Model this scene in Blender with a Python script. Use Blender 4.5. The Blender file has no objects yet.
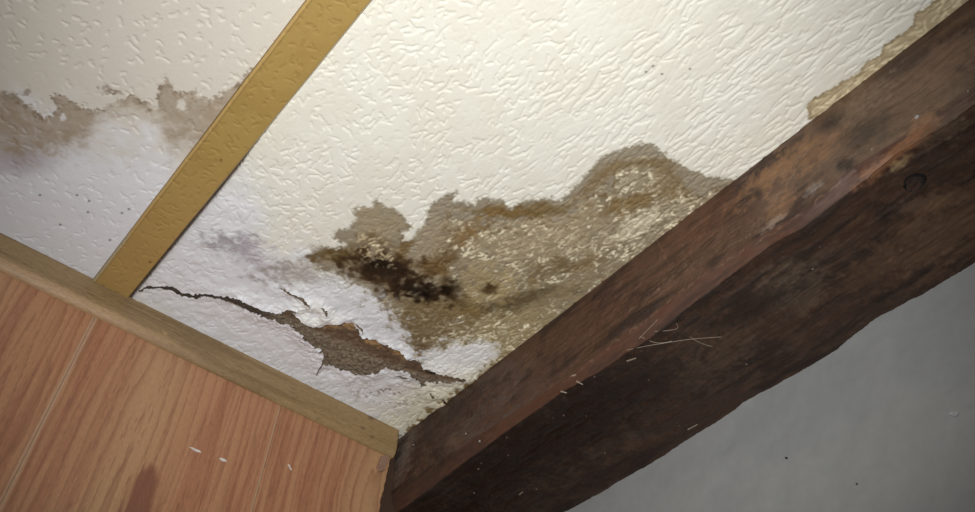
import bpy, math
import numpy as np
from mathutils import Matrix, Vector

# ------------------------------------------------------------------ camera
scene = bpy.context.scene
F = 950.0                     # focal length in pixels of a 975x512 frame
CAMZ, CEIL = 1.50, 2.50       # camera height, ceiling height (metres)
_B = np.array([-646 - 487.5, 1242 - 256.0])
_p = np.array([200 - 487.5, 332 - 256.0]); _d = np.array([1, .495])
_A = _p + (-F * F - _B @ _p) / (_B @ _d) * _d
def _v(q):
    w = np.array([q[0], -q[1], -F]); return w / np.linalg.norm(w)
_x, _y = _v(_A), _v(_B)
_z = np.cross(_x, _y)
RT = np.stack([_x, _y, _z], 0)          # rows: world axes in camera space; world = RT @ cam
CAM = np.array([0, 0, CAMZ])
def ray(u, v): return RT @ np.array([u - 487.5, 256 - v, -F])
def on_ceiling(u, v, z=CEIL):
    r = ray(u, v); return CAM + r * ((z - CAMZ) / r[2])
def on_x(u, v, x):
    r = ray(u, v); return CAM + r * (x / r[0])
def on_y(u, v, y):
    r = ray(u, v); return CAM + r * (y / r[1])
def photo_px(P):
    """photo pixel in which a world point was seen (used to carry traced stain outlines onto surfaces)"""
    c = (np.asarray(P) - CAM) @ RT
    return 487.5 + c[..., 0] / -c[..., 2] * F, 256 - c[..., 1] / -c[..., 2] * F

cd = bpy.data.cameras.new('camera'); cam = bpy.data.objects.new('camera', cd)
scene.collection.objects.link(cam); scene.camera = cam
cd.sensor_fit = 'HORIZONTAL'; cd.sensor_width = 36; cd.lens = F / 975 * 36
cd.clip_start = .01
M4 = Matrix(RT.tolist()).to_4x4(); M4.translation = Vector(CAM); cam.matrix_world = M4

# ------------------------------------------------------------------ light
w = bpy.data.worlds.new('room_ambience'); scene.world = w; w.use_nodes = True
w.node_tree.nodes['Background'].inputs[0].default_value = (.80, .88, 1.0, 1)
w.node_tree.nodes['Background'].inputs[1].default_value = .10
ld = bpy.data.lights.new('phone_flash', 'SPOT'); flash = bpy.data.objects.new('phone_flash', ld)
scene.collection.objects.link(flash)
ld.energy = 69; ld.color = (1.0, .995, .955); ld.spot_size = math.radians(75); ld.spot_blend = 1; ld.shadow_soft_size = .006
aim = ray(490, 222); aim /= np.linalg.norm(aim)
flash.location = Vector(CAM + RT @ np.array([-.035, .05, 0.0]))
flash.rotation_euler = Vector(aim).to_track_quat('-Z', 'Y').to_euler()
scene.view_settings.view_transform = 'Standard'; scene.view_settings.look = 'None'
scene.view_settings.gamma = 1; scene.view_settings.use_curve_mapping = False
scene.view_settings.exposure = 0.0

# ------------------------------------------------------------------ numpy helpers
def lin(c):
    c = np.asarray(c, float) / 255
    return np.where(c <= .04045, c / 12.92, ((c + .055) / 1.055) ** 2.4)
def sstep(a, b, x):
    t = np.clip((x - a) / (b - a), 0, 1); return t * t * (3 - 2 * t)
TN, TR = 1024, .00125
_f = np.fft.fftfreq(TN, TR); FX, FY = np.meshgrid(_f, _f, indexing='ij')
def spec_noise(seed, filt):
    n = np.random.default_rng(seed).standard_normal((TN, TN))
    t = np.fft.ifft2(np.fft.fft2(n) * filt).real
    return t / t.std()
def fractal(seed, lmin, lmax, p=1.2):
    f = np.hypot(FX, FY) + 1e-6
    return spec_noise(seed, np.exp(-(f * lmin) ** 2) * (1 - np.exp(-(f * lmax) ** 2)) * f ** -p)
def samp(t, a, b):
    """bilinear, periodic; a, b in metres"""
    a = np.asarray(a) / TR; b = np.asarray(b) / TR
    i = np.floor(a).astype(int); j = np.floor(b).astype(int); fa = a - i; fb = b - j
    i %= TN; j %= TN; i1 = (i + 1) % TN; j1 = (j + 1) % TN
    return (t[i, j] * (1 - fa) + t[i1, j] * fa) * (1 - fb) + (t[i, j1] * (1 - fa) + t[i1, j1] * fa) * fb
def poly_sd(u, v, pts, margin=40):
    """signed distance (pixels), positive inside"""
    pts = np.asarray(pts, float); out = np.full(u.shape, -1e3)
    lo = pts.min(0) - margin; hi = pts.max(0) + margin
    m = (u > lo[0]) & (u < hi[0]) & (v > lo[1]) & (v < hi[1])
    x, y = u[m], v[m]; best = np.full(x.shape, 1e9); ins = np.zeros(x.shape, bool)
    for (ax, ay), (bx, by) in zip(pts, np.roll(pts, -1, 0)):
        dx, dy = bx - ax, by - ay
        t = np.clip(((x - ax) * dx + (y - ay) * dy) / (dx * dx + dy * dy + 1e-9), 0, 1)
        best = np.minimum(best, (x - ax - t * dx) ** 2 + (y - ay - t * dy) ** 2)
        if dy: ins ^= ((ay > y) != (by > y)) & (x < ax + (y - ay) * dx / dy)
    out[m] = np.where(ins, 1, -1) * np.sqrt(best); return out
def line_sd(u, v, pts, margin=40):
    """positive inside a stroke; pts = (u, v, half width)"""
    pts = np.asarray(pts, float); out = np.full(u.shape, -1e3)
    lo = pts[:, :2].min(0) - margin; hi = pts[:, :2].max(0) + margin
    m = (u > lo[0]) & (u < hi[0]) & (v > lo[1]) & (v < hi[1]); x, y = u[m], v[m]
    best = np.full(x.shape, -1e3)
    for (ax, ay, ar), (bx, by, br) in zip(pts[:-1], pts[1:]):
        dx, dy = bx - ax, by - ay
        t = np.clip(((x - ax) * dx + (y - ay) * dy) / (dx * dx + dy * dy + 1e-9), 0, 1)
        best = np.maximum(best, ar + (br - ar) * t - np.hypot(x - ax - t * dx, y - ay - t * dy))
    out[m] = best; return out
def blob(u, v, cu, cv, ru, rv, ang=0, soft=.6, n=0):
    a = math.radians(ang); du, dv = u - cu, v - cv
    q = np.hypot((du * math.cos(a) + dv * math.sin(a)) / ru, (-du * math.sin(a) + dv * math.cos(a)) / rv)
    return 1 - sstep(1 - soft, 1 + soft, q + n)
def mix(col, c, m):
    if np.ndim(c) == 1: c = lin(c)
    m = np.clip(m, 0, 1)[..., None]; return col * (1 - m) + c * m

def grid_mesh(name, P, col=None, rough=None, keep=None, flip=False, smooth=True):
    """P: (n, m, 3) grid of points -> mesh with optional colour / roughness attributes"""
    n, m = P.shape[:2]; idx = np.arange(n * m).reshape(n, m)
    q = np.stack([idx[:-1, :-1], idx[1:, :-1], idx[1:, 1:], idx[:-1, 1:]], -1)
    if flip: q = q[..., ::-1]
    q = q.reshape(-1, 4)
    if keep is not None:
        q = q[keep.ravel()]
    me = bpy.data.meshes.new(name); me.vertices.add(n * m)
    me.vertices.foreach_set('co', P.reshape(-1).astype(np.float32))
    me.loops.add(q.size); me.loops.foreach_set('vertex_index', q.reshape(-1).astype(np.int32))
    me.polygons.add(len(q)); me.polygons.foreach_set('loop_start', (np.arange(len(q)) * 4).astype(np.int32))
    me.update(calc_edges=True)
    if smooth: me.polygons.foreach_set('use_smooth', np.ones(len(q), bool))
    if col is not None:
        a = me.color_attributes.new('tint', 'FLOAT_COLOR', 'POINT')
        c4 = np.concatenate([np.clip(col, 0, 1), np.ones(col.shape[:2] + (1,))], -1)
        a.data.foreach_set('color', c4.reshape(-1).astype(np.float32))
    if rough is not None:
        a = me.attributes.new('gloss', 'FLOAT', 'POINT'); a.data.foreach_set('value', rough.reshape(-1).astype(np.float32))
    me.validate(); return me

def link(name, me, mat=None, parent=None, **props):
    o = bpy.data.objects.new(name, me); scene.collection.objects.link(o)
    if mat and me: me.materials.append(mat)
    if parent: o.parent = parent
    for k, v in props.items(): o[k] = v
    return o

# ------------------------------------------------------------------ materials
def new_mat(name):
    m = bpy.data.materials.new(name); m.use_nodes = True
    nt = m.node_tree; return m, nt, nt.nodes['Principled BSDF']
def tinted(name, rough=.6, gloss=False, grain=(300, 300, 300), amount=.10, bump=.1, dist=.0004, spec=.4):
    """colour from the surface's own tint attribute, plus procedural grain and fine relief"""
    m, nt, b = new_mat(name); N, L = nt.nodes, nt.links
    at = N.new('ShaderNodeAttribute'); at.attribute_name = 'tint'
    tc = N.new('ShaderNodeTexCoord'); mp = N.new('ShaderNodeMapping'); mp.inputs['Scale'].default_value = grain
    nz = N.new('ShaderNodeTexNoise'); nz.inputs['Scale'].default_value = 1; nz.inputs['Detail'].default_value = 4
    L.new(tc.outputs['Object'], mp.inputs[0]); L.new(mp.outputs[0], nz.inputs['Vector'])
    mr = N.new('ShaderNodeMapRange'); mr.inputs['From Min'].default_value = .25; mr.inputs['From Max'].default_value = .75
    mr.inputs['To Min'].default_value = 1 - amount; mr.inputs['To Max'].default_value = 1 + amount
    L.new(nz.outputs['Fac'], mr.inputs[0])
    mx = N.new('ShaderNodeMix'); mx.data_type = 'RGBA'; mx.blend_type = 'MULTIPLY'; mx.inputs['Factor'].default_value = 1
    L.new(at.outputs['Color'], mx.inputs['A']); L.new(mr.outputs[0], mx.inputs['B']); L.new(mx.outputs['Result'], b.inputs['Base Color'])
    bp = N.new('ShaderNodeBump'); bp.inputs['Strength'].default_value = bump; bp.inputs['Distance'].default_value = dist
    L.new(nz.outputs['Fac'], bp.inputs['Height']); L.new(bp.outputs[0], b.inputs['Normal'])
    b.inputs['Roughness'].default_value = rough; b.inputs['Specular IOR Level'].default_value = spec
    if gloss:
        ga = N.new('ShaderNodeAttribute'); ga.attribute_name = 'gloss'; L.new(ga.outputs['Fac'], b.inputs['Roughness'])
    return m
def plain(name, c, rough=.6, var=.15, scale=200):
    m, nt, b = new_mat(name); N, L = nt.nodes, nt.links
    nz = N.new('ShaderNodeTexNoise'); nz.inputs['Scale'].default_value = scale; nz.inputs['Detail'].default_value = 4
    tc = N.new('ShaderNodeTexCoord'); L.new(tc.outputs['Object'], nz.inputs['Vector'])
    cr = N.new('ShaderNodeValToRGB'); c = lin(c)
    cr.color_ramp.elements[0].position = .3; cr.color_ramp.elements[1].position = .7
    cr.color_ramp.elements[0].color = (*np.clip(c * (1 - var), 0, 1), 1); cr.color_ramp.elements[1].color = (*np.clip(c * (1 + var), 0, 1), 1)
    L.new(nz.outputs['Fac'], cr.inputs[0]); L.new(cr.outputs[0], b.inputs['Base Color']); b.inputs['Roughness'].default_value = rough
    return m
M_paper = tinted('embossed_ceiling_paper', gloss=True, grain=(420, 420, 420), amount=.04, bump=.05)
M_plaster = tinted('crumbling_plaster', rough=.9, grain=(330, 330, 330), amount=.3, bump=.5, dist=.001)
M_batten = tinted('ochre_paint', rough=.5, grain=(350, 350, 350), amount=.05, bump=.1)
M_beam = tinted('old_dark_timber', gloss=True, grain=(700, 60, 700), amount=.25, bump=.3, dist=.0009)
M_plank = tinted('woodgrain_panel', rough=.48, grain=(900, 200, 110), amount=.17, bump=.12)
M_trim = tinted('stained_trim', rough=.5, grain=(110, 900, 900), amount=.28, bump=.2)
M_wall = tinted('grey_wall_paint', rough=.75, grain=(90, 90, 90), amount=.04, bump=.08, dist=.001)
M_fleck = plain('white_paint_fleck', (215, 205, 200))
M_blister = plain('blistered_paint', (172, 172, 174), .6, .3, 300)
M_web = plain('cobweb_silk', (150, 135, 120))
M_knot = plain('knot_wood', (15, 11, 10), .55, .5, 500)
M_heart = plain('knot_heart_wood', (46, 34, 28), .6, .5, 400)
M_nail = plain('nail_metal', (150, 145, 145), .35)
M_chip = plain('trim_plug', (150, 118, 100), .6)

# shared noise tiles
T_fine = fractal(1, .0016, .012); T_mid = fractal(2, .003, .05); T_big = fractal(3, .012, .25); T_warp = fractal(4, .0022, .03, .8)
T_soft = fractal(6, .007, .06); T_speck = fractal(5, .0013, .005, .3)
# ------------------------------------------------------------------ ceiling
D = .0013; XD0, YD0 = -.32, -.12
xs = np.concatenate([[-1.6, -1.0, -.55], np.arange(XD0, .752, D), [.9, .99]])
ys = np.concatenate([[-1.6, -1.0, -.45], np.arange(YD0, 1.168, D), [1.20]])
X, Y = np.meshgrid(xs, ys, indexing='ij'); Z = np.full_like(X, CEIL)
U, V = photo_px(np.stack([X, Y, Z], -1))
back = (X + Y) < -.42                       # far outside the traced area
U = np.where(back, 2000., U); V = np.where(back, -2000., V)
fine, mid, big, speck = samp(T_fine, X, Y), samp(T_mid, X, Y), samp(T_big, X, Y), samp(T_speck, X, Y)
w1, w2 = samp(T_warp, X, Y), samp(T_warp, X + .37, Y + .61)
Uw, Vw = U + .9 * w1 + .8 * mid, V + .9 * w2 - .8 * mid

# pressed strokes: oriented along the beam on the right panel, loose on the left one
fa = np.hypot(FX, FY) + 1e-9; th = np.arctan2(np.abs(FY), np.abs(FX))
E_dir2 = spec_noise(12, np.exp(-((fa - 120) / 55) ** 2) * (np.exp(-(th / .8) ** 2) + .1))
left_panel = X < .19
NX0, NY0 = 3, 3                                   # first dense row / column
def stamp(seed, x0, x1, y0, y1, pitch, lens, spread, width, res=D):
    """channels pressed into a (x, y) patch: short bent strokes on a jittered lattice; 1 in the channel"""
    g = np.random.default_rng(seed); nx, ny = int((x1 - x0) / res) + 1, int((y1 - y0) / res) + 1
    out = np.zeros((nx, ny), np.float32)
    px, py = pitch
    for i in range(int((x1 - x0) / px)):
        for j in range(int((y1 - y0) / py)):
            x = x0 + (i + g.uniform(-.1, 1.1)) * px; y = y0 + (j + .5 * (i % 2) + g.uniform(-.1, 1.1)) * py
            sp = spread(x, y); a = math.pi / 2 + g.normal(0, sp); ln = g.uniform(*lens) * (1 - .25 * min(sp, 1)) * (1 + .7 * float(sstep(.35, .55, np.float64(x)) * sstep(.65, .4, np.float64(y)))); hw = g.uniform(*width)
            pts = [(x, y)]; k = g.integers(1, 4)
            for q in range(k):
                x += math.cos(a) * ln / k; y += math.sin(a) * ln / k; pts.append((x, y)); a += g.normal(0, .2 + .45 * sp)
            if g.random() < .12: pts.append((x + math.cos(a + 1.8) * .006, y + math.sin(a + 1.8) * .006))
            pa = np.array(pts); m = hw + .002
            i0, i1 = int((pa[:, 0].min() - m - x0) / res), int((pa[:, 0].max() + m - x0) / res) + 1
            j0, j1 = int((pa[:, 1].min() - m - y0) / res), int((pa[:, 1].max() + m - y0) / res) + 1
            i0, j0, i1, j1 = max(i0, 0), max(j0, 0), min(i1, nx), min(j1, ny)
            if i0 >= i1 or j0 >= j1: continue
            gx = (x0 + np.arange(i0, i1) * res)[:, None]; gy = (y0 + np.arange(j0, j1) * res)[None, :]; best = np.full((i1 - i0, j1 - j0), 9.)
            for (ax, ay), (bx, by_) in zip(pts[:-1], pts[1:]):
                dx, dy = bx - ax, by_ - ay; t = np.clip(((gx - ax) * dx + (gy - ay) * dy) / (dx * dx + dy * dy), 0, 1)
                best = np.minimum(best, np.hypot(gx - ax - t * dx, gy - ay - t * dy))
            v = 1 - sstep(hw - .0009, hw + .0009, best)
            out[i0:i1, j0:j1] = np.maximum(out[i0:i1, j0:j1], v)
    return out
xd, yd = X[NX0:-2, NY0:-1].shape
def place(a):
    f = np.zeros_like(X); n, m = min(xd, a.shape[0]), min(yd, a.shape[1]); f[NX0:NX0 + n, NY0:NY0 + m] = a[:n, :m]; return f
def spread_right(x, y):
    return .17 + .55 * (1 - float(sstep(.25, .55, np.float64(x)))) + .25 * float(sstep(.6, .9, np.float64(y)))
s_right = place(stamp(21, XD0, .752, YD0, 1.168, (.0105, .0150), (.006, .018), spread_right, (.0011, .0020)))
s_left = place(stamp(22, XD0, .752, YD0, 1.168, (.0165, .020), (.004, .014), lambda x, y: 1.3, (.0012, .0022)))
s_fleck = place(stamp(23, XD0, .752, YD0, 1.168, (.0082, .0115), (.004, .012), lambda x, y: .6, (.0010, .0021)))
patchy = sstep(-1.1, -.2, samp(T_big, X + .5, Y))
stroke = np.where(left_panel, s_left, s_right) * (.25 + .75 * patchy)

BIG = [(306,259),(312,250),(322,246),(334,248),(348,246),(341,242),(332,238),(333,232),(347,228),(357,219),(353,211),(364,207),(374,207),(374,200),(379,200),(383,207),(394,208),(402,216),(409,222),(411,230),(401,232),(407,241),(414,239),(417,232),(425,224),(427,211),(433,203),(446,194),(457,192),(455,200),(467,203),(475,205),(477,199),(488,198),(500,200),(512,208),(523,200),(545,197),(561,200),(570,191),(588,173),(600,158),(623,148),(641,142),(654,145),(670,158),(690,169),(705,175),(729,179),(760,190),(560,360),(500,385),(430,425),(405,445),(418,415),(440,398),(470,380),(498,350),(480,340),(450,346),(424,358),(412,350),(404,332),(396,320),(385,306),(366,291),(350,282),(330,271),(315,266)]
LEFT = [(-300,96),(-120,88),(-90,97),(-60,90),(-30,96),(0,92),(7,97),(15,93),(20,97),(27,104),(33,108),(40,115),(50,116),(58,108),(50,97),(56,94),(67,98),(84,107),(97,112),(110,105),(124,99),(137,94),(144,100),(157,107),(159,88),(165,78),(174,87),(184,95),(197,88),(194,98),(210,100),(227,90),(240,82),(249,70),(262,64),(330,10),(330,340),(-300,340)]
RSTAIN = [(809,119),(807,107),(814,98),(831,89),(844,81),(861,72),(865,63),(880,55),(884,44),(902,34),(913,25),(915,14),(932,4),(945,-12),(990,-20),(975,10),(840,120)]
HOLE = [(272,310),(280,309),(286,309),(291,306),(301,305.5),(293,310),(301,316),(310,322),(321,324),(326,323),(340,322),(350,322),(356,325),(359,330),(361,336),(371,339),(385,344),(400,350),(410,358),(420,359),(422,367),(436,371),(451,375),(468,378),(451,381),(434,381),(426,381),(424,387),(421,388),(419,381),(412,374),(407,369),(393,368),(385,366),(378,371),(368,373),(350,372),(341,369),(326,364),(322,360),(324,355),(324,348),(313,342),(299,328),(288,319),(280,319),(270,314)]
CRACKS = [[(140,291,.8),(145,287.5,1.2),(163,286,1.3),(173,289,2.0),(183,294.5,1.7),(193,296,1.6),(206,294,1.1),(226,297,1.7),(240,299,2.6),(251,306,3.2),(266,311,3.6),(274,313,4)],
          [(280,288,.4),(292,291,.9),(303,297,1.0),(311,302,.4)], [(322,303,.5),(327,308,.9),(327.5,314,.4)],
          [(396,374.5,.4),(402,375,1.3),(408,376,.5)], [(430,393,.6),(433,396,1.5)], [(443,400,1.2),(446,402,.6)],
          [(323,362,.9),(319,369,.7),(316,376,.4)], [(185,294,.7),(195,298,.8),(199,297,.3)], [(356,324,.5),(361,328,.9),(364,333,.4)]]
hole = poly_sd(U + .8 * w1, V + .8 * w2, HOLE)
for c in CRACKS: hole = np.maximum(hole, line_sd(U + .5 * w1, V + .5 * w2, c))
dB = poly_sd(Uw + .2 * fine, Vw + .2 * fine, BIG, 60)
dL = poly_sd(Uw + .8 * fine, Vw + 1.2 * fine, LEFT, 60); dR = poly_sd(U + .7 * w1, V + .7 * w2, RSTAIN)

# --- paint, damp and mould (all marks that belong to the paper)
col = np.broadcast_to(lin((228, 224, 212)), X.shape + (3,)).copy()
col = mix(col, (234, 232, 223), .5 * sstep(-.5, 1, big))
# cool whitish zone next to the panelled wall
cool = np.maximum(blob(U, V, 60, 235, 150, 112, 10, .35, .12 * big), blob(U, V, 255, 335, 172, 86, 32, .34, .12 * big))
cool = np.maximum(cool, blob(U, V, 205, 240, 52, 70, 35, .5, .1 * big))
cool = np.maximum(cool, blob(U, V, 350, 330, 100, 45, 30, .4, .1 * mid))
col = mix(col, (213, 206, 195), left_panel * 1.0)
col = mix(col, (228, 228, 234), cool * .95)
# grey-brown tide mark left of the batten
mL = sstep(-1.2, 1.2, dL) * (1 - sstep(34, 74, dL + 5 * big))
lav = np.maximum(blob(U, V, 126, 164, 46, 57, 14, .22, .05 * mid), blob(U, V, 82, 192, 66, 46, -8, .35, .07 * mid))
lav = np.maximum(lav, blob(U, V, 155, 205, 45, 60, 30, .5, .1 * mid))
mL = mL * (1 - lav * .97) * (.88 + .06 * mid)
for hu, hv, hr in ((182, 105, 4.5), (155, 104, 4), (45, 110, 5), (63, 117, 3)): mL = mL * (1 - blob(U, V, hu, hv, hr, hr * 1.3, 0, .4, .2 * fine))
col = np.where(left_panel[..., None], mix(mix(col, (166, 150, 131), mL), (120, 104, 86), mL * (1 - sstep(0, 10, dL)) * sstep(-.2, 1.2, fine + .6 * mid) * .8), col)
for su, sv, sr in ((8, 96, 4), (108, 90, 4), (116, 92, 3), (26, 92, 3)): col = mix(col, (140, 124, 106), blob(U, V, su, sv, sr * 1.8, sr * .8, 10, .7, .5 * fine) * .7 * left_panel)
col = mix(col, (165, 155, 165), blob(U, V, 12, 163, 34, 12, 0, .8, .3 * mid) * .45)
# smudges in the cool zone
col = mix(col, (150, 142, 148), blob(U, V, 232, 244, 23, 9, 8, .8, .35 * mid) * .75)
col = mix(col, (178, 170, 182), blob(U, V, 256, 258, 22, 13, 35, .9, .3 * mid) * .6)
col = mix(col, (135, 122, 105), blob(U, V, 292, 274, 30, 9, 0, .9, .4 * mid) * .6)
# stain along the beam, upper right
mR = sstep(-.8, .8, dR)
col = mix(col, (186, 168, 136), mR); col = mix(col, (140, 122, 92), mR * (1 - sstep(.5, 4, dR)) * .7)
col = mix(col, (226, 212, 178), mR * sstep(2, 6, dR) * s_fleck * .75)
# the big mould stain
soft = np.maximum(sstep(330, 300, U), sstep(262, 330, V - .0 * U) * (U < 520))       # its lower-left border is feathered
mB = sstep(-2.2, 2.2, dB) * (1 - soft) + sstep(-9, 9, dB + 4 * mid) * soft
top_rim = (1 - soft)
c_in = np.broadcast_to(lin((150, 136, 113)), X.shape + (3,)).copy()
c_in = mix(c_in, (126, 112, 90), sstep(-.2, 1.4, mid) * .6)
rim_w = 17 + 5 * big + 3 * mid
rim = (1 - sstep(rim_w - 4, rim_w + 4, dB)) * top_rim
c_in = mix(c_in, (153, 142, 124), rim * .9)
c_in = mix(c_in, (130, 117, 98), (1 - sstep(0, 5, dB)) * top_rim * .6 * sstep(-.8, 1, mid))
tide = np.exp(-((dB - rim_w) / 4.0) ** 2) * top_rim
c_in = mix(c_in, (112, 88, 52), tide * sstep(-1.0, 1.0, mid + .4 * fine) * .85)
c_in = mix(c_in, (172, 154, 112), blob(U, V, 500, 335, 62, 34, -32, .7, .2 * mid) * .6)
# pale strokes left unstained, with wet glints painted into their colour
clean_glint = np.maximum(s_fleck, .6 * stroke) * sstep(-1.3, .5, big + .7 * mid + .2) * (1 - rim) * (1 - .85 * blob(U, V, 405, 282, 66, 20, 17, .5))
c_in = mix(c_in, (244, 233, 204), clean_glint * (.22 + .76 * sstep(-.6, .8, samp(T_mid, X + .3, Y))))
soft_n = samp(T_soft, X, Y)
def mould(cu, cv, ru, rv, ang, c, a, sf=.6, nz=.35):
    global c_in
    c_in = mix(c_in, c, blob(U, V, cu, cv, ru, rv, ang, sf, nz * .75 * soft_n + .12 * mid) * a)
def arc(pts, c, a, wd=2.5):
    global c_in
    d = line_sd(U + 1.6 * soft_n + .8 * mid, V + 1.6 * samp(T_soft, X + .4, Y), [(p, q, 0) for p, q in pts])
    c_in = mix(c_in, c, np.exp(-(d / wd) ** 2) * a * sstep(-1.6, .4, soft_n + .5 * mid))
arc([(446,280),(452,297),(464,306),(480,309),(500,305),(520,300),(545,291),(580,290)], (92, 76, 52), .8, 4.0)
arc([(476,210),(495,209),(512,215),(535,213),(557,213),(574,203),(588,187),(602,174),(622,164),(650,160),(668,168),(682,184),(690,200)], (118, 98, 66), .8, 3.2)
arc([(596,218),(612,208),(632,201),(655,195),(668,190)], (116, 96, 66), .75, 3.5)
arc([(446,226),(440,244),(436,262),(446,276)], (122, 94, 52), .7, 4.5)
arc([(352,246),(372,236),(392,244),(402,258)], (112, 92, 56), .6, 3.5)
mould(545, 240, 70, 26, -14, (180, 162, 132), .45)
mould(462, 236, 22, 9, -30, (134, 104, 62), .8); mould(446, 256, 9, 18, 20, (104, 80, 44), .85); mould(505, 212, 30, 6, 4, (120, 92, 46), .8)
mould(541, 210, 26, 6, 5, (118, 96, 60), .8); mould(632, 203, 30, 8, -12, (124, 100, 62), .8); mould(668, 182, 10, 22, -40, (136, 116, 86), .7)
mould(640, 164, 34, 5, -6, (132, 114, 84), .7); mould(604, 176, 26, 5, -38, (136, 116, 86), .7)
mould(556, 268, 26, 9, -12, (112, 92, 60), .75); mould(590, 262, 20, 6, -25, (130, 108, 76), .6)
mould(518, 301, 44, 8, -14, (104, 88, 64), .85); mould(470, 305, 26, 6, 18, (112, 92, 60), .8); mould(570, 288, 36, 8, -30, (150, 132, 104), .7)
mould(486, 288, 24, 17, 0, (176, 156, 112), .6); mould(488, 288, 8, 6, 0, (72, 52, 28), .95)
mould(425, 243, 30, 18, -30, (163, 147, 124), .75); mould(378, 222, 30, 16, 12, (160, 145, 120), .85)
mould(345, 255, 28, 8, 8, (98, 78, 40), .9); mould(318, 256, 13, 7, -6, (100, 78, 40), .9)
mould(404, 246, 8, 16, 15, (110, 86, 46), .8); mould(430, 268, 20, 8, -12, (104, 78, 40), .85)
mould(428, 318, 36, 24, 20, (118, 97, 62), .7); mould(418, 346, 9, 10, 0, (104, 82, 50), .85); mould(450, 308, 26, 8, 15, (134, 112, 74), .6)
mould(385, 272, 44, 17, 17, (74, 55, 34), .95, .4); mould(382, 270, 30, 9, 15, (42, 31, 22), .95, .6); mould(420, 290, 26, 10, 16, (44, 32, 22), .95, .5)
mould(450, 291, 12, 11, 40, (58, 42, 24), .9, .6); mould(418, 292, 10, 5, 0, (18, 13, 11), .95); mould(378, 262, 8, 4, 0, (24, 18, 14), .9); mould(448, 290, 5, 4, 0, (24, 18, 12), .9)
c_in = mix(c_in, (228, 208, 168), blob(U, V, 375, 247, 22, 12, 25, .6, .3 * mid) * s_fleck * .5)
c_in = mix(c_in, (236, 226, 200), blob(U, V, 640, 225, 26, 8, -30, .7, .4 * mid) * np.maximum(s_fleck, .5) * .8)
col = mix(col, c_in, mB)
# white islands of sound paper, brown speckle around them
col = mix(col, (236, 234, 234), blob(U, V, 458, 359, 38, 14, -14, .25, .10 * mid) * .95)
sp = sstep(1.0, 1.8, speck + .5 * mid)
col = mix(col, (92, 70, 40), sp * np.maximum(blob(U, V, 375, 305, 34, 16, 40, .7), blob(U, V, 330, 275, 34, 10, 15, .7)) * .8)
col = mix(col, (120, 88, 48), sstep(.5, 1.6, mid + .6 * fine) * blob(U, V, 390, 395, 38, 12, 8, .7) * .7)
col = mix(col, (226, 218, 190), blob(U, V, 425, 405, 42, 22, -30, .8, .2 * mid) * .6)
edge_beam = sstep(.720, .7372, X + .003 * mid)
col = mix(col, (120, 96, 52), edge_beam * blob(U, V, 440, 405, 70, 40, -38, .5) * sstep(-.6, .8, mid) * .85)
for su, sv in ((40,195),(77,195),(89,201),(88,212),(129,209),(122,213),(646,72),(662,74),(653,66),(690,69),(110,240),(60,225)):
    col = mix(col, (70, 62, 60), blob(U, V, su, sv, 1.3, 1.1, 0, .5) * .75)
# grime in the open joint right of the batten
bxr = .2195
gap = ((X > bxr - .002) & (X < bxr + .0035 * sstep(.77, .84, Y) + .0012 * sstep(.70, .74, Y) + .0004 * fine)) & (Y > .72)
col = mix(col, (70, 48, 34), gap * 1.0)
col = mix(col, (150, 138, 128), sstep(bxr + .012, bxr + .002, X) * (X > bxr) * sstep(.75, .9, Y) * .35)
# --- relief (positive = down, towards the room)
loose = np.clip(cool * 1.15, 0, 1)
H = -.00110 * stroke * (1 - .30 * loose) + .00004 * fine
wrinkle = samp(E_dir2, .5 * (X + .3 * Y), .22 * (Y - .3 * X))
H += loose * np.where(left_panel, .25, 1) * (.00042 * (1.5 + samp(T_soft, X * .6, Y * .6)) + .00030 * wrinkle * sstep(-.2, 1, big) * blob(U, V, 250, 345, 110, 24, 27, .5))
H += mB * (.00015 * mid - .0005 * s_fleck)
H -= gap * .007
near = np.clip(1 + np.minimum(hole, 0) / 16, 0, 1)                # torn edges hang down
lift = .0045 * near ** 2 * (.7 + .5 * big) + .0006 * near * samp(T_soft, X, Y)
lift += .007 * blob(U, V, 318, 314, 22, 10, 25, .6) * np.clip(1 + np.minimum(hole, 0) / 24, 0, 1) + .005 * blob(U, V, 305, 345, 24, 12, 40, .6) * np.clip(1 + np.minimum(hole, 0) / 20, 0, 1)
small = blob(U, V, 170, 292, 60, 14, 10, .5)
H += lift * (1 - .75 * small)
H = np.where(back | (X > .74), 0, H)
col = mix(col, (238, 236, 232), (near > .5) * blob(U, V, 318, 313, 24, 12, 25, .4) * .7)
gloss = np.clip(.62 - .24 * mB + .05 * mid, .3, .9)
kf = (hole[:-1, :-1] + hole[1:, :-1] + hole[1:, 1:] + hole[:-1, 1:]) < 0          # faces that stay
kp = np.zeros((X.shape[0] + 1, X.shape[1] + 1), int); kp[1:-1, 1:-1] = kf
nk = kp[:-1, :-1] + kp[1:, :-1] + kp[:-1, 1:] + kp[1:, 1:]
rim_v = (nk > 0) & (nk < 4) & (np.abs(hole) < 2.5); rim_v[:4] = rim_v[-4:] = False; rim_v[:, :4] = rim_v[:, -4:] = False
gx_, gy_ = np.gradient(hole); gx_, gy_ = gx_ / D, gy_ / D; g2_ = gx_ ** 2 + gy_ ** 2 + 1e-3
sx, sy = -hole * gx_ / g2_, -hole * gy_ / g2_; sl = np.minimum(1, .8 * D / (np.hypot(sx, sy) + 1e-9))
X = X + np.where(rim_v, sx * sl, 0); Y = Y + np.where(rim_v, sy * sl, 0)
P = np.stack([X, Y, Z - H], -1)
ceiling = link('ceiling', grid_mesh('ceiling', P, col, gloss, keep=kf, flip=True), M_paper, kind='structure')

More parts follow.
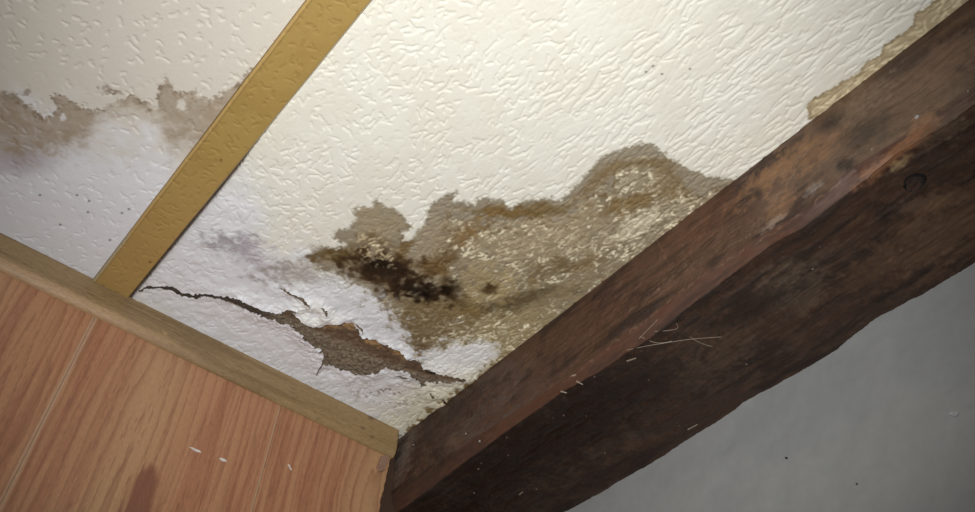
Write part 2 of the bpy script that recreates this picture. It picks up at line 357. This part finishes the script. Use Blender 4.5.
# plaster seen through the torn paper
px_ = np.arange(.16, .76, .0019); py_ = np.arange(.86, 1.19, .0019); PX, PY = np.meshgrid(px_, py_, indexing='ij')
PU, PV = photo_px(np.stack([PX, PY, np.full_like(PX, CEIL)], -1))
f2, m2, b2, s2 = samp(T_fine, PX + .2, PY), samp(T_mid, PX + .2, PY), samp(T_big, PX + .2, PY), samp(T_speck, PX, PY)
pc = np.broadcast_to(lin((128, 112, 95)), PX.shape + (3,)).copy()
pc = mix(pc, (160, 147, 130), sstep(.5, 1.7, f2) * .6); pc = mix(pc, (82, 66, 52), sstep(.2, 1.3, -f2 + .3 * m2) * .75); pc = mix(pc, (50, 38, 30), sstep(1.0, 1.8, s2) * .7)
seam = line_sd(PU + 2 * m2, PV + 2 * m2, [(280,313,3),(318,331,5),(352,340,8),(385,354,10),(430,372,9),(470,380,6)])
pc = mix(pc, (96, 72, 52), sstep(-2, 4, seam) * .8)
for cu, cv, ru, rv, an in ((348,327,9,4.5,5),(372,344,10,4,20),(398,353,10,4,25),(440,376,14,2.5,12),(330,328,5,3,0)):
    pc = mix(pc, (158, 124, 84), blob(PU, PV, cu, cv, ru, rv, an, .4, .4 * m2) * .9)
pc = mix(pc, (20, 14, 10), np.maximum(blob(PU, PV, 431, 375, 7, 2.6, 10, .5, .4 * m2), blob(PU, PV, 445, 374, 4, 1.8, 0, .5)) * .95)
pc = mix(pc, (66, 56, 48), sstep(285, 255, PU) * .8)
PZ = CEIL + .0050 - .0004 * f2 - .0007 * m2 + .0018 * sstep(-2, 4, seam)
link('exposed_plaster', grid_mesh('exposed_plaster', np.stack([PX, PY, PZ], -1), pc, flip=True), M_plaster, ceiling,
     label='rough grey-brown plaster showing through the torn paper')

# ------------------------------------------------------------------ panelled wall
YT, YP, YW = 1.148, 1.160, 1.172
def box_mesh(name, a, b):
    (x0, y0, z0), (x1, y1, z1) = a, b
    vs = [(x, y, z) for x in (x0, x1) for y in (y0, y1) for z in (z0, z1)]
    fs = [(0,1,3,2),(4,6,7,5),(0,4,5,1),(2,3,7,6),(0,2,6,4),(1,5,7,3)]
    me = bpy.data.meshes.new(name); me.from_pydata(vs, [], fs)
    a = me.color_attributes.new('tint', 'FLOAT_COLOR', 'POINT')
    for d in a.data: d.color = (*lin((70, 52, 40)), 1)
    return me
wall_left = link('wall_left', box_mesh('wall_left', (-1.6, YW, 0), (.99, YW + .06, CEIL - .004)), M_wall, kind='structure')

SK = .038                                   # the boards lean a little: x shift per metre of height
ZB, ZTOP = 1.70, 2.462
def edge_x(x_at_244, z): return x_at_244 + SK * (z - 2.44)
bounds = [-.445, -.129, .188, .5045, .7125]
ring_seed = [(.3, 5), (.42, 9), (.0, 3), (.55, 7)]
for k in range(4):
    nx = int((bounds[k + 1] - bounds[k]) / .0016); nz = int((ZTOP - ZB) / .0035)
    s = np.linspace(0, 1, nx)[:, None]; z = np.linspace(ZB, ZTOP, nz)[None, :]
    s, z = np.broadcast_arrays(s, z)
    wd = bounds[k + 1] - bounds[k]
    xr_ = edge_x(bounds[k + 1], z) - .0002
    if k == 3:                              # sawn end beside the beam is ragged
        xr_ = .7165 + .003 * np.sin((z - 2.4) * 38) - .0035 * sstep(2.40, 2.33, z) + .0008 * samp(T_mid, z * 0 + .3, z)
    xl = edge_x(bounds[k], z) + .0002
    x = xl + (xr_ - xl) * s
    ss = s * wd                             # metres across the board
    wob = samp(T_big, ss * .9 + k * .31, z * .06 + k * .17); wob2 = samp(T_mid, ss * .6 + k * .2, z * .06)
    c0 = [.16, .16, .118, .19][k]
    dep = .030 + .11 * np.clip(z - [2.3, 2.25, 2.335, 2.2][k], 0, 2) 
    r = np.sqrt((ss - c0 + .004 * wob) ** 2 + dep ** 2 * .55) + .0012 * wob2
    ph = (r * 78 + .25 * wob) % 1
    late = np.clip(ph ** 3.2, 0, 1) * (1 - sstep(.93, 1, ph))
    fib = samp(T_speck, ss * 1.0, z * .08); fib2 = samp(T_mid, ss * 1.4 + .2, z * .05)
    pc = np.broadcast_to(lin((180, 132, 98)), s.shape + (3,)).copy()
    pc = mix(pc, (164, 110, 82), sstep(-.8, 1.2, fib2) * .75)
    pc = mix(pc, (186, 148, 110), np.exp(-((ss - c0) / .045) ** 2) * .7)
    pc = mix(pc, (132, 86, 63), late * .66); pc = mix(pc, (138, 94, 74), sstep(.8, 1.8, fib + .4 * fib2) * .6)
    u_, v_ = photo_px(np.stack([x, np.full_like(x, YP), z], -1))
    if k == 2:                              # dark flame of heartwood
        fl = poly_sd(u_ + 1.5 * fib2, v_, [(150,462),(156,467),(158,480),(153,500),(147,530),(110,530),(124,500),(133,478)])
        pc = mix(pc, (126, 78, 62), sstep(-3.5, 4, fl + 1.5 * fib2) * .85)
    edge_d = np.minimum(x - xl, xr_ - x)
    pc = mix(pc, (190, 160, 134), (1 - sstep(.002, .0042, edge_d)) * .75 * (k < 3) * (1 if k else 0))
    y = YP + .0004 * (1 - sstep(0, .0022, edge_d)) + .00012 * late - .0 * s
    front = np.stack([x, y, z], -1)
    # close the board: edges wrap back to the wall
    lft = front[:1].copy(); lft[..., 1] = YW - .0005; rgt = front[-1:].copy(); rgt[..., 1] = YW - .0005
    Pn = np.concatenate([lft, front, rgt], 0); cn = np.concatenate([pc[:1], pc, pc[-1:]], 0)
    plank = link('plank', grid_mesh('plank', Pn, cn), M_plank, wall_left)
    if k == 2: plank_mid = plank
# chips of paint caught on the middle board
def chip(name, mat, parent, pts, normal, thick=.0008, **kw):
    pts = [Vector(p) for p in pts]; n = Vector(normal); vs = [p for p in pts] + [p + n * thick for p in pts]; m = len(pts)
    fs = [tuple(range(m))[::-1], tuple(range(m, 2 * m))] + [(i, (i + 1) % m, m + (i + 1) % m, m + i) for i in range(m)]
    me = bpy.data.meshes.new(name); me.from_pydata(vs, [], fs); me.update(); return link(name, me, mat, parent, **kw)
for outline in ([(189,447),(192,447.5),(200,451),(201,453),(195,451.5)], [(219,458.5),(221,457.8),(226,460),(226.5,462),(222,461.5)], [(287.5,464.5),(289,464.5),(291.5,469.5),(291,471)]):
    chip('paint_chip', M_fleck, plank_mid, [on_y(u, v, YP - .0003) for u, v in outline], (0, -1, 0))

# ------------------------------------------------------------------ trim under the ceiling
prof = [(YT + .001, CEIL + .0), (YT, CEIL - .001)] + [(YT, CEIL - .001 - .034 * t) for t in np.linspace(.05, 1, 18)]
for t in np.linspace(0, 1, 14)[1:]:
    a = t * math.pi / 2; prof.append((YT + .0115 * (1 - math.cos(a)), CEIL - .035 - .0195 * math.sin(a)))
prof += [(YP + .0003, CEIL - .0545)]
prof = np.array(prof); tx = np.concatenate([[-1.6, -.8, -.4], np.arange(-.2, .7225, .002), [.7235]])
TX = np.broadcast_to(tx[:, None], (len(tx), len(prof))); TY = np.broadcast_to(prof[None, :, 0], TX.shape); TZ = np.broadcast_to(prof[None, :, 1], TX.shape)
tf = samp(T_speck, TX * .09, TZ * 1.0 + TY); tm = samp(T_mid, TX * .05 + .4, TZ * 1.2 + TY); tb = samp(T_big, TX, TZ + TY)
tcn = np.broadcast_to(lin((146, 122, 88)), TX.shape + (3,)).copy()
tcn = mix(tcn, (116, 93, 64), sstep(-.4, 1.4, tm) * .7); tcn = mix(tcn, (96, 74, 46), sstep(.8, 1.8, tf) * .6)
tcn = mix(tcn, (158, 130, 88), sstep(.3, .72, TX) * .45)
worn = sstep(CEIL - .037, CEIL - .044, TZ) * sstep(.42, .18, TX)
tcn = mix(tcn, (186, 152, 118), worn * .75)
tu, tv = photo_px(np.stack([TX, TY, TZ], -1))
for cu, cv, ru, rv, c in ((165,333.5,2.5,1.5,(196,160,110)),(371,418,3,2,(60,50,34)),(363,428,3,1.4,(84,66,38)),(372,437,2,2,(84,66,38)),(338,386,3,1.5,(110,88,60))):
    tcn = mix(tcn, c, blob(tu, tv, cu, cv, ru, rv * .8, 20, .5) * .55)
TYd = TY + .0003 * tb * 0
Pt = np.stack([TX, TYd, TZ], -1)
endc = Pt[-1:].copy(); endc[..., 1] = YP + .0003
Pt = np.concatenate([Pt, endc], 0); tcn = np.concatenate([tcn, tcn[-1:]], 0)
trim = link('trim_1', grid_mesh('trim_1', Pt, tcn, flip=True), M_trim, kind='structure')
chip('end_plug', M_chip, trim, [on_y(u, v, YP - .006) for u, v in [(381.5,456),(389,454.5),(388.5,461),(385,470),(380.5,471),(377.5,467)]], (0, 1, 0), .004)

# ------------------------------------------------------------------ ochre batten across the ceiling
X0B, X1B = .1605, .2195
bs = np.concatenate([[0, 0], np.linspace(0, 1, 49), [1, 1]])
by = np.concatenate([[-1.2, -.6, -.2], np.arange(-.08, 1.146, .00125), [1.1465]])
S, BY = np.meshgrid(np.arange(len(bs)), by, indexing='ij')
sv = bs[S]
warp = .0005 * samp(T_big, BY * .15, BY * 0 + .2)
BX = X0B + (X1B - X0B) * sv + warp
BX = BX + np.where(sv > .97, -.0022 * sstep(.86, 1.1, BY), 0)
b_st = stamp(24, X0B, X1B, -.08, 1.146, (.013, .015), (.004, .014), lambda x, y: 1.2, (.0009, .0016))
est = b_st[np.clip(((BX - X0B) / D).astype(int), 0, b_st.shape[0] - 1), np.clip(((BY + .08) / D).astype(int), 0, b_st.shape[1] - 1)]
TH = .0065
edge = np.minimum(sv, 1 - sv) * (X1B - X0B)
drop = TH * sstep(-.0012, .0034, edge) ** .6 - .0008 * est
drop = np.where((S == 0) | (S == len(bs) - 1), -.001, drop)
bc = np.broadcast_to(lin((166, 138, 80)), BX.shape + (3,)).copy()
bm_, bb_ = samp(T_mid, BX, BY), samp(T_big, BX, BY + .3)
bc = mix(bc, (156, 127, 70), sstep(-.3, 1.5, bb_) * .5); bc = mix(bc, (146, 116, 64), est * .3); bc = mix(bc, (180, 144, 90), sstep(.75, 1.05, BY) * .5)
lo = sstep(1.00, 1.05, BY + .012 * bm_)
l_edge = 1 - sstep(.0034, .0042, sv * (X1B - X0B)); r_edge = 1 - sstep(.0018, .0026, (1 - sv) * (X1B - X0B))
bc = mix(bc, (190, 158, 100), l_edge * .9); bc = mix(bc, (178, 164, 132), l_edge * lo * .9)
bc = mix(bc, (124, 98, 58), np.exp(-((sv * (X1B - X0B) - .0046) / .0007) ** 2) * .75)
bc = mix(bc, (214, 204, 184), r_edge * .9); bc = mix(bc, (120, 92, 56), r_edge * sstep(.74, .80, BY) * (1 - sstep(.98, 1.02, BY)) * .9)
bu, bv = photo_px(np.stack([BX, BY, np.full_like(BX, CEIL - TH)], -1))
for cu, cv in ((221,160),(266,52),(150,262)): bc = mix(bc, (92, 66, 30), blob(bu, bv, cu, cv, 1.2, 1.2, 0, .5) * .8)
link('ceiling_batten', grid_mesh('ceiling_batten', np.stack([BX, BY, CEIL - drop], -1), bc, flip=True), M_batten,
     label='ochre painted batten strip running across the white textured ceiling to the wall trim', category='batten')

# ------------------------------------------------------------------ grey wall under the beam
XS, XW = .7382, .952
wy = np.concatenate([[-1.6, -.6], np.arange(-.2, 1.171, .006), [1.1715]]); wz = np.concatenate([[0, .8, 1.4], np.arange(1.6, 2.40, .006), [2.495]])
WY, WZ = np.meshgrid(wy, wz, indexing='ij')
wc = np.broadcast_to(lin((157, 158, 158)), WY.shape + (3,)).copy()
wm, wb = samp(T_mid, WY * .4, WZ * .4), samp(T_big, WY * .5, WZ * .5)
wc = mix(wc, (150, 152, 153), sstep(-1, 1.5, wb) * .6); wc = mix(wc, (164, 164, 162), sstep(.5, 2, wm) * .15)
WX = XW + .0006 * wb
Wf = np.stack([WX, WY, WZ], -1); Wb = Wf.copy(); Wb[..., 0] = XW + .06
wall_right = link('wall_right', grid_mesh('wall_right', Wf, wc, flip=True), M_wall, kind='structure')
def wall_pt(u, v, off=.0015): return on_x(u, v, XW - off)
chip('paint_blister', M_blister, wall_right, [wall_pt(u, v) for u, v in [(948,415),(951,412),(955,411.5),(959,413),(956,417),(953,416)]], (-1, 0, 0), .0012)
M_dark = plain('dark_speck', (40, 38, 38))
for cu, cv, r in ((786.5, 458, 1.4), (857, 484, 1.1)):
    chip('wall_speck', M_dark, wall_right, [wall_pt(cu + r * math.cos(a), cv + r * .8 * math.sin(a), .0012) for a in np.arange(6) * math.pi / 3], (-1, 0, 0), .0008)

# ------------------------------------------------------------------ timber beam
yb = np.concatenate([[-1.5, -.7, -.3], np.arange(-.12, 1.171, .0015), [1.1715]])
bot_px = [(560,513),(600,494),(634,472),(660,458),(693,437),(720,420),(744,402),(767,389),(800,371),(836,349),(858,331),(875,319),(900,306),(924,294),(948,278),(969,265)]
bp = np.array([on_x(u, v, XW - .001) for u, v in bot_px]); o_ = np.argsort(bp[:, 1])
zb_back = np.interp(yb, bp[o_, 1], bp[o_, 2])
top_px = [(406,488),(470,441),(560,382),(640,324),(735,251),(800,214),(854,167),(932,120)]; tp = np.array([on_x(u, v, XS) for u, v in top_px]); t_ = np.argsort(tp[:, 1])
z_arr = np.interp(yb, tp[t_, 1], tp[t_, 2])
low_px = [(404,508),(470,458),(560,394),(600,371),(650,338),(680,313),(735,272),(770,246),(800,229),(830,206),(861,183),(890,160),(932,124)]
lp = np.array([on_x(u, v, XS + .012) for u, v in low_px]); l_ = np.argsort(lp[:, 1]); z_low = np.interp(yb, lp[l_, 1], lp[l_, 2])
n1, n2, n3 = 84, 26, 140
t = np.concatenate([np.linspace(0, 1, n1), 1 + np.linspace(0, 1, n2)[1:], 2 + np.linspace(0, 1, n3)[1:]])
T, BYY = np.meshgrid(t, yb, indexing='ij'); ZA = z_arr[None, :]; ZL = np.minimum(z_low, z_arr - .006)[None, :]; ZK = zb_back[None, :]
t1, t2, t3 = np.clip(T, 0, 1), np.clip(T - 1, 0, 1), np.clip(T - 2, 0, 1)
GX = XS + .012 * t2 + (XW + .004 - XS - .012) * t3
GZ = CEIL + .004 + (ZA - CEIL - .004) * t1 + (ZL - ZA) * t2 + (ZK - ZL) * t3
S_ = .13 * t1 + .03 * t2 + .2 * t3                     # metres around the section
g1 = samp(T_mid, S_, BYY * .10); g2 = samp(T_speck, S_ * .8, BYY * .05); g3 = samp(T_big, S_ * 1.3 + .1, BYY * .45); iso = samp(T_mid, S_ + .5, BYY); isob = samp(T_big, S_ * 1.2 + .6, BYY * .8)
isf = samp(T_fine, S_, BYY)
side = (T < 1.0); strip = (T >= 1.0) & (T < 2.0); under = T >= 2.0
d_ = .0007 * g1 + .0010 * isob + .0003 * isf
GX = GX - np.where(side, d_, 0) * sstep(.05, .25, t1) * np.minimum(1, (1 - t1) * 12 + .2); GZ = GZ - np.where(under, d_ * .8, 0)
GP = np.stack([GX, BYY, GZ], -1); gu, gv = photo_px(GP)
bad = BYY < -.25; gu = np.where(bad, 3000, gu); gv = np.where(bad, -3000, gv)
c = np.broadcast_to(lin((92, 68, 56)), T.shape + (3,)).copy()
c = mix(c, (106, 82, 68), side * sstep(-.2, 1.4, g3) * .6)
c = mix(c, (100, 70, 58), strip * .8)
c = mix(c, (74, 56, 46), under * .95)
c = mix(c, (54, 40, 33), sstep(.2, 1.6, isob + .5 * g1) * np.where(strip, .3, .65))
c = mix(c, (108, 90, 76), under * sstep(.6, 1.8, samp(T_big, S_ * 1.5, BYY * .7 + .4)) * .3)
c = mix(c, (46, 34, 29), sstep(.5, 1.7, g1) * np.where(strip, .25, .5)); c = mix(c, (112, 88, 72), sstep(.9, 2.0, -g1 + .3 * g2) * np.where(strip, .15, .3))
c = mix(c, (40, 29, 25), sstep(1.1, 1.9, g2) * .45)
def bmk(cu, cv, ru, rv, ang, colr, a, sf=.6, nz=.3, where=None):
    global c
    m = blob(gu, gv, cu, cv, ru, rv, ang, sf, nz * .8 * iso + .12 * g1) * a
    c = mix(c, colr, m if where is None else m * where)
# upper right: worn, greyed, tan
bmk(890, 110, 110, 48, -37, (120, 100, 82), .6, .7, .2, side)
bmk(770, 178, 34, 9, -40, (150, 114, 82), .65, .6, .4, side); bmk(812, 152, 34, 14, -38, (140, 106, 78), .6, .6, .4, side)
bmk(700, 225, 40, 14, -38, (112, 78, 60), .5, .7, .3, side); bmk(600, 310, 60, 18, -38, (96, 68, 56), .4, .7, .3, side)
bmk(846, 164, 9, 7, 0, (44, 33, 29), .85); bmk(758, 193, 5, 5, 0, (50, 38, 32), .8); bmk(832, 122, 16, 7, -30, (60, 49, 44), .85); bmk(905, 62, 30, 9, -36, (70, 58, 53), .75, .6, .3, side); bmk(868, 132, 22, 13, -35, (72, 60, 50), .8, .6, .3)
bmk(866, 100, 30, 8, -37, (152, 132, 114), .35, .7, .6, side); bmk(950, 60, 40, 16, -38, (124, 98, 80), .5, .7, .4, side); bmk(955, 25, 30, 12, -38, (104, 78, 62), .6, .7, .3, side)
bmk(902, 150, 44, 7, -38, (156, 114, 86), .8, .5, .3); bmk(925, 126, 20, 8, -35, (158, 116, 86), .7, .5, .35); bmk(899, 164, 14, 5, -40, (176, 154, 118), .65, .6, .4)
bmk(948, 125, 30, 12, -35, (110, 94, 80), .6, .6, .5); bmk(775, 208, 7, 16, 15, (150, 116, 88), .5, .5, .3, side); bmk(788, 200, 5, 14, 15, (146, 110, 84), .5, .5, .3, side)
bmk(770, 226, 12, 2.5, -38, (160, 146, 138), .5, .6, .5); bmk(814, 190, 9, 3, -35, (150, 140, 138), .5, .6, .5)
bmk(915, 205, 26, 6, -20, (128, 108, 92), .5, .5, .3); bmk(888, 214, 14, 12, 0, (42, 35, 33), .75, .6, .3); bmk(872, 246, 20, 9, -30, (46, 36, 31), .7, .6, .3)
bmk(955, 228, 70, 34, -28, (128, 102, 82), .6, .7, .3, under); bmk(890, 262, 60, 16, -30, (112, 88, 70), .5, .7, .3, under); bmk(795, 288, 36, 24, -20, (112, 98, 84), .55, .4, .25, under)
bmk(690, 340, 60, 14, -28, (88, 72, 60), .3, .6, .4, under); bmk(712, 358, 46, 24, -28, (100, 85, 72), .5, .4, .3, under)
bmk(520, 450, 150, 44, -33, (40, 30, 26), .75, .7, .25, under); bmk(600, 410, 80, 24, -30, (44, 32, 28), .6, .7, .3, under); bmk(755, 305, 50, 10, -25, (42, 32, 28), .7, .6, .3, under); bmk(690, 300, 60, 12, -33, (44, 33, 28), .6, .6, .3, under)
bmk(450, 410, 34, 12, -40, (56, 42, 36), .6, .7, .4, side); bmk(430, 420, 70, 34, -40, (62, 47, 41), .65, .7, .3, side)
bmk(430, 470, 50, 14, -36, (66, 49, 41), .6, .7, .3, strip)
bmk(405, 455, 6, 24, 18, (150, 138, 132), .4, .9, .3, side); bmk(398, 438, 4, 8, 10, (150, 138, 130), .5, .9, .3, side)  # whitish dust and a sheen painted into the colour of the left end
bmk(452, 444, 11, 5, -40, (116, 92, 76), .55, .7, .4); bmk(440, 455, 8, 11, 30, (40, 31, 28), .6, .6, .4); bmk(500, 405, 10, 5, -40, (100, 80, 68), .45, .7, .4)
for pl in ([(816,141,.6),(807,152,.7),(798,160,.8),(795,172,.7),(786,187,.7),(774,201,.6)], [(690,263,.5),(650,296,.5),(625,315,.4)], [(655,235,.4),(668,262,.4)], [(733,247,.6),(790,206,.4)], [(560,386,.5),(640,325,.5),(700,278,.5),(800,216,.6),(860,166,.6)]):
    c = mix(c, (150, 126, 106), sstep(-.7, .5, line_sd(gu + .8 * iso, gv + .8 * iso, pl)) * sstep(-.9, .9, isf + iso) * .5)
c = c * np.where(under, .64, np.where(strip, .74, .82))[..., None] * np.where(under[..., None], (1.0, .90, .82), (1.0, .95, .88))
sawn = np.abs(np.sin(BYY * 900 + S_ * 500 + 2 * g1)) ** 3
c = mix(c, c * .78, sawn * sstep(-.2, 1, isob) * .35)
c = mix(c, (196, 180, 172), sstep(3.1, 3.5, isf + .3 * iso) * .7)      # dust specks
gl = np.clip(.52 + .10 * isob + .06 * g1, .3, .8)
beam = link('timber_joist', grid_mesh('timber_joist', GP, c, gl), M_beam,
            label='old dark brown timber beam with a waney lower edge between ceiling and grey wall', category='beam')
def beam_pt(u, v, off=.001):
    """point on the beam surface nearest to that direction"""
    i = np.argmin((gu - u) ** 2 + (gv - v) ** 2); q = GP.reshape(-1, 3)[i]; k = T.reshape(-1)[i]
    n = np.array([-1, 0, 0]) if k < 1 else (np.array([0, 0, -1]) if k >= 2 else np.array([-.7, 0, -.7]))
    return q + n * off, n
# knot
kc, kn = beam_pt(913, 182, .0)
def oval(name, rings, cu, cv, ru, rv, ang, seg=22):
    """oval of concentric rings (radius factor, height below the underside)"""
    a = np.arange(seg) * 2 * math.pi / seg; ca, sa = math.cos(math.radians(ang)), math.sin(math.radians(ang)); vs, fs = [], []
    for rr, off in rings:
        for q in a:
            j = rr * (1 + .07 * math.sin(3 * q + 1)); x, y = ru * j * math.cos(q), rv * j * math.sin(q)
            p = on_ceiling(cu + x * ca - y * sa, cv + x * sa + y * ca, kc[2]); vs.append((p[0], p[1], kc[2] - off))
    for r in range(len(rings) - 1):
        for i in range(seg): fs.append((r * seg + i, r * seg + (i + 1) % seg, (r + 1) * seg + (i + 1) % seg, (r + 1) * seg + i))
    if rings[-1][0] < .5: fs.append(tuple(range((len(rings) - 1) * seg, len(rings) * seg)))
    me = bpy.data.meshes.new(name); me.from_pydata(vs, [], fs); me.update(); return me
knot = link('knot', oval('knot', ((1.0, -.003), (.95, .0016), (.80, .002), (.66, .0008), (.60, -.002)), 914, 182, 13.5, 8.5, -28), M_knot, beam, label='dark oval knot in the underside of the beam')
link('knot_heart', oval('knot_heart', ((.70, .0004), (.5, .0010), (.3, .0004), (.12, .0012)), 914, 182, 13.5, 8.5, -28), M_heart, knot)
def disc(name, u, v, r, mat, parent, h=.0015):
    p, n = beam_pt(u, v, 0); p = Vector(p); n = Vector(n); a = n.orthogonal().normalized(); b = n.cross(a)
    vs = [p + (a * math.cos(q) + b * math.sin(q)) * r * k + n * o for k, o in ((1, 0), (1, h * .6), (.6, h)) for q in np.arange(8) * math.pi / 4]
    fs = [(r_ * 8 + i, r_ * 8 + (i + 1) % 8, r_ * 8 + 8 + (i + 1) % 8, r_ * 8 + 8 + i) for r_ in range(2) for i in range(8)] + [tuple(range(16, 24))]
    me = bpy.data.meshes.new(name); me.from_pydata(vs, [], fs); me.update(); return link(name, me, mat, parent)
for u, v, r in ((917.5, 117, .0028), (480, 441, .0018), (466, 434, .0014), (414, 445, .0013)): disc('nail_head', u, v, r, M_nail, beam)
# flecks of paint on the underside
for (ua, va), (ub, vb) in (((627,361),(636,357)), ((688,429),(697,424)), ((561,391),(567,392)), ((577,381),(583,384)), ((519,494),(523,491)), ((572,376),(577,374))):
    p, n = beam_pt(ua, va, .0008); q, _ = beam_pt(ub, vb, .0008); dv = np.cross(n, q - p); dv = dv / np.linalg.norm(dv) * .0011
    chip('paint_fleck', M_web, beam, [p - dv, q - dv * .6, q + dv * .6, p + dv], n, .0006)

# ------------------------------------------------------------------ cobweb clinging to the beam
web = link('cobweb', None, label='wispy pale cobweb strands clinging to the underside of the timber beam', category='cobweb')
wp, _ = beam_pt(660, 335, .001); web.location = Vector(wp)
for pts in ([(627,350),(645,345),(668,341),(690,338),(721,336)], [(640,338),(648,330),(656,322),(658,319)], [(641,336),(650,341),(662,343),(672,340)], [(655,331),(668,330),(680,327),(676,322)], [(690,336),(700,343),(712,345)]):
    cv = bpy.data.curves.new('strand', 'CURVE'); cv.dimensions = '3D'; cv.bevel_depth = .00035; cv.bevel_resolution = 1; cv.resolution_u = 6
    sp_ = cv.splines.new('NURBS'); sp_.points.add(len(pts) - 1); sp_.use_endpoint_u = True; sp_.order_u = 3
    for q, (u, v) in zip(sp_.points, pts):
        p, n = beam_pt(u, v, .0022); q.co = (*(p - wp), 1)
    tmp = bpy.data.objects.new('strand_tmp', cv); scene.collection.objects.link(tmp)
    me = bpy.data.meshes.new_from_object(tmp.evaluated_get(bpy.context.evaluated_depsgraph_get())); me.name = 'strand'
    bpy.data.objects.remove(tmp); bpy.data.curves.remove(cv)
    me.materials.clear(); link('strand', me, M_web, web)
